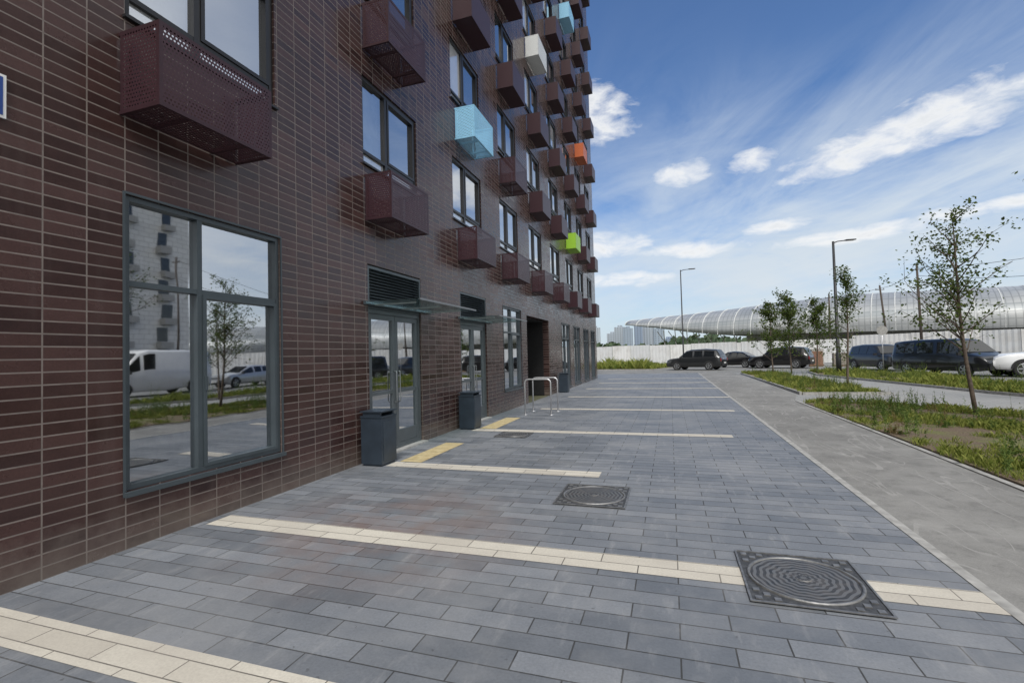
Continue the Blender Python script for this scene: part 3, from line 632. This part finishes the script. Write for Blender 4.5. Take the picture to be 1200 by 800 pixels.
# ------------------------------------------------------------ station vault
def station():
    t=thing("station_building",(22,90,0),"long low station under silver ribbed curved roof behind the fence","station")
    tt=NT("silver_roof"); v=tt.obj(); s=tt.sep(v); al=tt.math('ADD',tt.math('MULTIPLY',s[0],.93),tt.math('MULTIPLY',s[1],-.36))
    st=tt.math('GREATER_THAN',tt.math('FRACT',tt.math('DIVIDE',al,.65)),.82); n=tt.noise(v,.25,4)
    hs=tt.math('GREATER_THAN',tt.math('FRACT',tt.math('DIVIDE',s[2],.9)),.90)
    band=tt.math('MULTIPLY',tt.math('GREATER_THAN',s[2],5.6),tt.math('LESS_THAN',s[2],6.4))
    c=tt.mix(tt.ramp(n,.3,.7),(.31,.33,.345),(.47,.48,.475)); c=tt.mix(tt.math('MAXIMUM',tt.math('MULTIPLY',st,.5),tt.math('MULTIPLY',hs,.5)),c,(.16,.17,.175)); c=tt.mix(tt.math('MULTIPLY',band,.4),c,(.17,.2,.22)); tt.pbr(c,.42,.35)
    A=Vector((-7.3,100,0)); D=Vector((51.3,-20,0)).normalized(); Nn=Vector((D.y,-D.x,0))
    if Nn.y>0: Nn=-Nn
    L=140; prof=[(0,8.0,.9,5.0),(3,8.1,1.4,5.8),(8,8.3,2.2,6.8),(14,8.5,3.2,7.6),(20,8.8,4.0,8.3),(28,9.3,4.6,9),(38,9.6,5.0,9.5),(60,8.7,4.6,9.5),(90,8.0,4.4,9.5),(140,8,4.4,9.5)]
    m=MB(); K=14; ori=Vector((22,90,0)); NS=110; rows=[]
    for i in range(NS+1):
        x=L*i/NS
        for j in range(len(prof)-1):
            if prof[j][0]<=x<=prof[j+1][0]:
                f=(x-prof[j][0])/(prof[j+1][0]-prof[j][0]); q=[prof[j][k]*(1-f)+prof[j+1][k]*f for k in (1,2,3)]; break
        zt,hh,wd=q; c=A+D*x-ori; row=[]
        sw=.06*min(1,x/20); 
        for k in range(K+1):
            th=math.pi*(-sw+(1+2*sw)*k/K)
            ex=-1.8*abs(math.cos(th)) if i==0 else 0
            p=c+D*(-ex)+Nn*(math.cos(th)*wd)+Vector((0,0,zt-hh+math.sin(th)*hh)); row.append(len(m.v)); m.v.append(tuple(p))
        rows.append(row)
    for i in range(NS):
        for k in range(K):
            m.f.append((rows[i][k],rows[i][k+1],rows[i+1][k+1],rows[i+1][k])); m.m.append(0); m.sm.append(True); m.uv.append([(0,0)]*4)
    # soffit closing the overhanging end
    for i in range(0,24):
        m.f.append((rows[i][0],rows[i+1][0],rows[i+1][K],rows[i][K])); m.m.append(1); m.sm.append(False); m.uv.append([(0,0)]*4)
    link("roof_shell",m.mesh("roof_shell",[tt.mat,M_conc]),t)
    r=MB()
    for i in range(1,NS,2):
        pts=[Vector(m.v[j])+Vector((0,0,.03)) for j in rows[i]]; r.tube(pts,.07,4,caps=False,smooth=False)
    link("roof_rib",r.mesh("roof_rib",[simple("rib_grey",(.62,.63,.62),.5)]),t)
    w_=MB()
    for i in range(62):
        x=8+i*2.1; c=A+D*x-ori+Nn*2.8; w_.tube([c+Vector((0,0,0)),c+Vector((0,0,3.4))],.10,6); w_.tube([c+Vector((0,0,3.4)),c+Nn*3+D*1.0+Vector((0,0,5.4))],.08,5); w_.tube([c+Vector((0,0,3.4)),c+Nn*1-D*1.0+Vector((0,0,5.4))],.08,5)
    a=A+D*22-ori; b=A+D*138-ori
    w_.obox((a+b)/2+Vector((0,0,2)),D*(b-a).length/2,Nn*2,Vector((0,0,2.2)),1)
    link("wall",w_.mesh("wall",[M_white,simple("station_wall",(.45,.45,.43),.8,0,.35,.6)]),t)
station()
# ------------------------------------------------------------ cars
def carpaint(name,c,metal=.3):
    t=NT(name); t.pbr(c,.28,metal,coat=.6); return t.mat
M_tyre=simple("tyre_rubber",(.02,.02,.021),.85); M_rim=simple("alloy_rim",(.45,.46,.47),.35,.9); M_lamp=simple("headlight_glass",(.7,.72,.75),.15); M_tail=simple("tail_light",(.35,.02,.02),.25); M_plast=simple("black_plastic",(.022,.022,.024),.6)
SHAPES={
 'suv':dict(L=4.65,wh=.36,wx=1.35,st=[(-1,.72,.45,.85,.85,.7),(-.97,.86,.32,.98,1.02,.8),(-.93,.92,.28,1.05,1.2,.76),(-.80,.94,.26,1.08,1.66,.68),(-.4,.95,.25,1.06,1.74,.66),(.1,.95,.25,1.04,1.70,.66),(.22,.95,.25,1.04,1.62,.68),(.48,.94,.25,1.02,1.06,.86),(.8,.92,.26,.95,.97,.84),(.95,.86,.30,.80,.84,.78),(1,.72,.42,.66,.66,.7)],win=(-.76,.36),ws=(.22,.48),rw=(-.93,-.80)),
 'van':dict(L=5.2,wh=.34,wx=1.6,st=[(-1,.86,.4,.9,.9,.84),(-.985,.94,.3,1.1,1.2,.86),(-.93,.96,.26,1.12,1.82,.8),(-.5,.96,.25,1.12,1.88,.8),(.2,.96,.25,1.1,1.88,.8),(.36,.96,.25,1.08,1.80,.78),(.66,.94,.25,1.05,1.12,.84),(.88,.92,.27,.98,1.0,.82),(.97,.86,.3,.8,.82,.78),(1,.74,.4,.65,.65,.72)],win=(-.88,.5),ws=(.36,.66),rw=(-.985,-.93)),
 'sedan':dict(L=4.5,wh=.33,wx=1.32,st=[(-1,.7,.42,.8,.8,.68),(-.96,.84,.3,.93,.95,.78),(-.72,.89,.26,.95,.99,.8),(-.42,.91,.24,.94,1.38,.62),(-.1,.91,.22,.93,1.45,.6),(.1,.91,.22,.92,1.42,.6),(.46,.9,.22,.9,.93,.8),(.8,.88,.25,.82,.84,.78),(.95,.82,.28,.7,.72,.72),(1,.7,.38,.58,.58,.66)],win=(-.6,.34),ws=(.1,.46),rw=(-.72,-.42)),
 'pickup':dict(L=5.2,wh=.39,wx=1.6,st=[(-1,.86,.5,1.05,1.06,.84),(-.97,.92,.42,1.08,1.1,.88),(-.32,.93,.36,1.08,1.1,.88),(-.26,.93,.34,1.1,1.72,.7),(0,.93,.32,1.1,1.8,.68),(.18,.93,.32,1.1,1.74,.68),(.42,.93,.32,1.08,1.14,.86),(.8,.92,.34,1.04,1.06,.84),(.96,.86,.38,.9,.92,.8),(1,.76,.46,.75,.75,.74)],win=(-.24,.3),ws=(.18,.42),rw=(-.32,-.26)),
 'cargo':dict(L=5.6,wh=.36,wx=1.8,st=[(-1,.92,.4,1.2,1.25,.9),(-.99,.98,.32,1.3,2.3,.90),(-.5,1.0,.28,1.3,2.4,.92),(.2,1.0,.28,1.3,2.4,.92),(.38,1.0,.28,1.25,2.25,.88),(.66,.98,.28,1.15,1.25,.9),(.92,.94,.3,1.0,1.03,.86),(.98,.88,.34,.85,.86,.82),(1,.78,.42,.7,.7,.76)],win=(.1,.58),ws=(.38,.66),rw=(-1,-.99)),
}
def make_car(kind,paint,loc,rot,label,cat="car",name="parked_car"):
    S_=SHAPES[kind]; L=S_['L']/2; t=thing(name,(loc[0],loc[1],-.008),label,cat,rot,group="parked cars by the site fence")
    st=[(s[0]*L,)+s[1:] for s in S_['st']]
    def interp(x):
        for j in range(len(st)-1):
            if st[j][0]<=x<=st[j+1][0]:
                f=(x-st[j][0])/(st[j+1][0]-st[j][0]); return [st[j][k]*(1-f)+st[j+1][k]*f for k in range(6)]
        return list(st[-1])
    def ring(s):
        x,wd,zl,zb,zt,wt=s; m=(zl+zb)/2
        h_=[(wd*.9,zl),(wd*.985,zl+.1),(wd,m),(wd*.985,zb-.06),(wd*.94,zb),(wt+(wd*.94-wt)*.12,zb+(zt-zb)*.9),(wt*.86,zt-.0),(wt*.45,zt+.025)]
        return [(x,-a,b) for a,b in h_]+[(x,0,zt+.03)]+[(x,a,b) for a,b in reversed(h_)]
    m=MB(); rows=[]
    xs=sorted(set([s[0] for s in st]+[-S_['wx']-.38,-S_['wx'],-S_['wx']+.38,S_['wx']-.38,S_['wx'],S_['wx']+.38]))
    xs=[x for x in xs if st[0][0]<=x<=st[-1][0]]
    for x in xs:
        r=ring(interp(x)); rows.append(range(len(m.v),len(m.v)+len(r))); m.v+=r
    for i in range(len(rows)-1):
        for k in range(len(rows[0])-1):
            m.f.append((rows[i][k],rows[i+1][k],rows[i+1][k+1],rows[i][k+1])); m.m.append(0); m.sm.append(True); m.uv.append([(0,0)]*4)
    for rr_,rev in ((rows[0],False),(rows[-1],True)):
        idx=list(rr_); idx=idx if rev else idx[::-1]; m.f.append(tuple(idx)); m.m.append(0); m.sm.append(False); m.uv.append([(0,0)]*len(idx))
    m.f.append(tuple([r[0] for r in rows][::-1]+[r[-1] for r in rows])); m.m.append(1); m.sm.append(False); m.uv.append([(0,0)]*(2*len(rows)))
    link("body",m.mesh("body",[paint,M_plast]),t)
    a,b=S_['win'][0]*L,S_['win'][1]*L; n=8
    pill=[.36,.68] if kind not in('cargo','pickup') else [.5]
    for sd in (-1,1):
        g=MB()
        for i in range(n*2):
            x0=a+(b-a)*i/(n*2); x1=a+(b-a)*(i+1)/(n*2)
            if any(abs((i+.5)/(n*2)-p)<.032 for p in pill): continue
            q=[]
            for x,s in ((x0,.08),(x1,.08),(x1,.9),(x0,.9)):
                c_=interp(x); wd,zb,zt,wt=c_[1],c_[3],c_[4],c_[5]; lo=(wd*.94,zb); hi=(wt+(wd*.94-wt)*.12,zb+(zt-zb)*.9)
                q.append((x,sd*(lo[0]+(hi[0]-lo[0])*s+.008),lo[1]+(hi[1]-lo[1])*s+.004))
            if q[2][2]-q[1][2]<.03 and q[3][2]-q[0][2]<.03: continue
            g.face(q if sd<0 else q[::-1])
        link("side_window",g.mesh("side_window",[M_cglass]),t)
    for nm,(p,q_) in (("windshield",S_['ws']),("rear_window",S_['rw'])):
        A_=interp(p*L+1e-4); B_=interp(q_*L-1e-4)
        if nm=="rear_window" and kind=='cargo': continue
        lo,hi=(B_,A_) if nm=="windshield" else (A_,B_)
        x0,z0,w0=lo[0],lo[4],lo[5]*.9; x1,z1,w1=hi[0],hi[4],hi[5]*.88
        dz=.035; s=1 if nm=="windshield" else -1
        f0,f1=.08,.92
        def pt(f,sg): return (x0+(x1-x0)*f+s*.012,sg*(w0+(w1-w0)*f),z0+(z1-z0)*f+dz)
        g=MB(); g.face([pt(f0,-1),pt(f0,1),pt(f1,1),pt(f1,-1)]); link(nm,g.mesh(nm,[M_cglass]),t)
    wh=S_['wh']
    for sx in (-1,1):
        for sy in (-1,1):
            x=sx*S_['wx']; wd=interp(x)[1]
            wl=link("wheel",None,t,(x,sy*(wd-.1),wh)); 
            ty=MB(); ty.lathe((0,-sy*.12,0),(0,sy,0),[(wh*.6,0),(wh*.95,0),(wh,.03),(wh,.2),(wh*.95,.235),(wh*.68,.24),(wh*.66,.22)],24)
            link("tyre",ty.mesh("tyre",[M_tyre]),wl)
            rm=MB(); rm.lathe((0,-sy*.12,0),(0,sy,0),[(wh*.66,.18),(wh*.66,.235),(wh*.58,.225),(wh*.5,.2)],20)
            for k in range(5):
                an=k*2*math.pi/5; dv=Vector((math.cos(an),0,math.sin(an))); rm.obox(Vector((0,sy*.1,0))+dv*wh*.3,dv*wh*.3,Vector((-dv.z,0,dv.x))*wh*.08,Vector((0,.012,0)))
            link("rim",rm.mesh("rim",[M_rim]),wl)
            ar=MB(); K=16
            for k in range(K):
                a0=math.pi*k/K; a1=math.pi*(k+1)/K; ri,ro=wh*1.0,wh*1.17; yy=sy*(wd+.006)
                ar.face([(ri*math.cos(a0),yy,wh+ri*math.sin(a0)),(ro*math.cos(a0),yy,wh+ro*math.sin(a0)),(ro*math.cos(a1),yy,wh+ro*math.sin(a1)),(ri*math.cos(a1),yy,wh+ri*math.sin(a1))])
                ar.face([(0,yy-sy*.003,wh),(ri*math.cos(a0),yy-sy*.003,wh+ri*math.sin(a0)),(ri*math.cos(a1),yy-sy*.003,wh+ri*math.sin(a1))])
            link("wheel_arch",ar.mesh("wheel_arch",[M_plast]),t,(x,0,0))
    f=interp(L*.955); 
    for sy in (-1,1):
        hl=MB(); hl.obox((L*.958,sy*f[1]*.74,f[3]-.1),(.05,0,-.01),(0,.15,0),(0,0,.06)); link("headlight",hl.mesh("headlight",[M_lamp]),t)
        r_=interp(-L*.97); tl=MB(); tl.obox((-L*.972,sy*r_[1]*.86,r_[3]-.14),(.04,0,0),(0,.1,0),(0,0,.12)); link("tail_light",tl.mesh("tail_light",[M_tail]),t)
        mr=MB(); w3=interp(S_['ws'][1]*L*.9); mr.obox((w3[0]-.05,sy*(w3[1]+.1),w3[3]+.06),(.05,0,0),(0,.1,0),(0,0,.07)); link("side_mirror",mr.mesh("side_mirror",[M_plast]),t)
    e=st[-1]; bp=MB(); bp.obox((L*.99,0,.42),(.05,0,0),(0,e[1]*.95,0),(0,0,.09)); link("bumper",bp.mesh("bumper",[M_plast]),t)
    bp=MB(); bp.obox((-L*.99,0,.45),(.04,0,0),(0,e[1]*.95,0),(0,0,.09)); link("bumper",bp.mesh("bumper",[M_plast]),t)
    bp=MB(); bp.obox((L*.985,0,.62),(.03,0,0),(0,e[1]*.55,0),(0,0,.07)); link("grille",bp.mesh("grille",[M_plast]),t)
    for xx,zz_ in ((L*.99+.055,.45),(-L*.99-.045,.6)):
        lp=MB(); lp.obox((xx,0,zz_),(.004,0,0),(0,.26,0),(0,0,.055)); link("number_plate",lp.mesh("number_plate",[M_white]),t)
    return t
P_blk=carpaint("paint_black",(.010,.010,.011)); P_dg=carpaint("paint_dark_grey",(.025,.027,.029)); P_wh=carpaint("paint_white",(.80,.81,.82),0); P_sil=carpaint("paint_silver",(.5,.52,.54),.5); P_bl=carpaint("paint_dark_blue",(.012,.014,.017))
make_car('suv',P_dg,(2.1,43.8),rad(157),"dark grey sport utility vehicle parked side-on before the fence")
make_car('sedan',P_blk,(5.6,48.5),rad(150),"black sedan parked behind a larger vehicle")
make_car('suv',P_blk,(8.7,44.9),rad(153),"black sport utility vehicle parked near the young trees")
make_car('suv',P_dg,(13.5,38.5),rad(-75),"dark grey car parked behind a black minivan")
make_car('van',P_bl,(14.0,31.3),rad(-68),"black passenger minivan parked beside the weedy bed","minivan","parked_minivan")
make_car('pickup',P_wh,(17.2,28.9),rad(168),"white pickup truck parked next to the minivan","pickup truck","parked_pickup")
make_car('cargo',P_wh,(18.0,18.9),rad(-86),"white high-roof cargo van parked by the grass bed","van","cargo_van")
make_car('sedan',P_sil,(18.0,25.2),rad(-84),"silver sedan parked behind a white van")
make_car('sedan',P_dg,(19.4,12.0),rad(94),"dark grey sedan parked by the grass bed")
def pallet(x,y,col,label,hh):
    t=thing("material_pallet",(x,y,-.01),label,"pallet",rad(random.uniform(-20,20)),group="building material pallets by the fence"); m=MB()
    for k in range(3): m.box(-.5,.5,-.42+.36*k,-.30+.36*k,0,.1)
    for k in range(6): m.box(-.5+.17*k,-.39+.17*k,-.45,.45,.101,.122)
    link("pallet_base",m.mesh("pallet_base",[M_wood]),t); s=MB(); z=.125
    while z<hh:
        for i in range(4):
            for j in range(3): s.box(-.48+.245*i,-.48+.245*i+.235,-.44+.3*j,-.44+.3*j+.29,z,z+.19)
        z+=.2
    link("block_stack",s.mesh("block_stack",[simple("block",col,.85,0,.2,9)]),t)
for x,y,c_,hh in ((11.9,47.5,(.26,.15,.10),1.2),(13.6,47.2,(.30,.27,.23),1.0),(14.9,46.5,(.45,.43,.4),1.3),(12.6,50,(.45,.43,.4),1.5)):
    pallet(x,y,c_,"wooden pallet stacked with building blocks before the fence",hh)
# ------------------------------------------------------------ far city + treeline
def tower(x,y,w,d_,H,c,label):
    t=thing("distant_apartment_tower",(x,y,0),label,"apartment tower",rad(random.uniform(-15,15)),group="distant apartment towers on the horizon"); m=MB(); m.box(-w/2,w/2,-d_/2,d_/2,0,H); m.box(-w/5,w/5,-d_/5,d_/5,H,H+3)
    tt=NT("far_tower"); s=tt.sep(tt.obj()); wz=tt.math('GREATER_THAN',tt.math('FRACT',tt.math('DIVIDE',s[2],3.)),.5); wx=tt.math('GREATER_THAN',tt.math('FRACT',tt.math('DIVIDE',tt.math('ADD',s[0],s[1]),4.)),.5)
    tt.pbr(tt.mix(tt.math('MULTIPLY',wz,wx),c,tuple(q*.55 for q in c)),.8); link("wall",m.mesh("wall",[tt.mat]),t)
for i,(x,w_,H) in enumerate([(-128,14,24),(-112,20,30),(-96,14,40),(-80,16,34),(-64,14,42),(-49,14,38),(-34,12,46),(-20,15,40),(-4,14,34),(10,26,22),(40,30,20)]):
    tower(x-10,760+random.uniform(-60,60),w_,16,H,random.choice([(.30,.36,.44),(.40,.45,.51),(.24,.30,.40)]),"pale high-rise apartment tower on the hazy horizon")
mb=MB()
for i in range(5200):
    x=random.uniform(-170,140); y=random.uniform(150,190); top=5+3.0*noise.noise(Vector((x*.05,0,0)))+1.8*noise.noise(Vector((x*.3,1,0))); z=random.uniform(0,1)**.7*max(1,top)
    s=random.uniform(.5,1.2); v=Vector((random.gauss(0,1),random.gauss(0,1),random.gauss(0,1))).normalized(); u=v.orthogonal().normalized(); c_=Vector((x,y,z)); mb.face([c_-v*s-u*s,c_+v*s-u*s*.6,c_+v*s*.8+u*s,c_-v*s*.7+u*s*.8])
o=link("distant_treeline",mb.mesh("distant_treeline",[leafmat("far_leaf",(.05,.08,.05),(.10,.13,.08),.1)]),kind="stuff"); o["label"]="hazy line of distant green trees behind the fence"
# ------------------------------------------------------------ opposite building (reflected in the windows)
t=thing("opposite_apartment_building",(52,28,0),"pale brick apartment block with narrow dark windows across the parking","building")
m=MB(); m.box(0,14,-22,19.6,0,42); M_pb=brickmat("pale_brick",True,1.2,.6,(.72,.71,.68),(.86,.85,.82),(.5,.5,.49),.03,.5,rough=.8,bstr=.1); link("wall",m.mesh("wall",[M_pb]),t)
wm=MB(); wm.box(-.05,0.02,-.6,.6,0,1.7); wm.box(-.9,-.06,-.75,.75,-.9,-.1,1); wmm=wm.mesh("window",[M_cglass,M_conc])
for k in range(13):
    for j in range(8): link("window",wmm,t,(0,16.5-j*4.6-(k%2)*.5,1.6+3*k))
scene.view_settings.view_transform='Standard'; scene.view_settings.look='None'; scene.view_settings.exposure=0
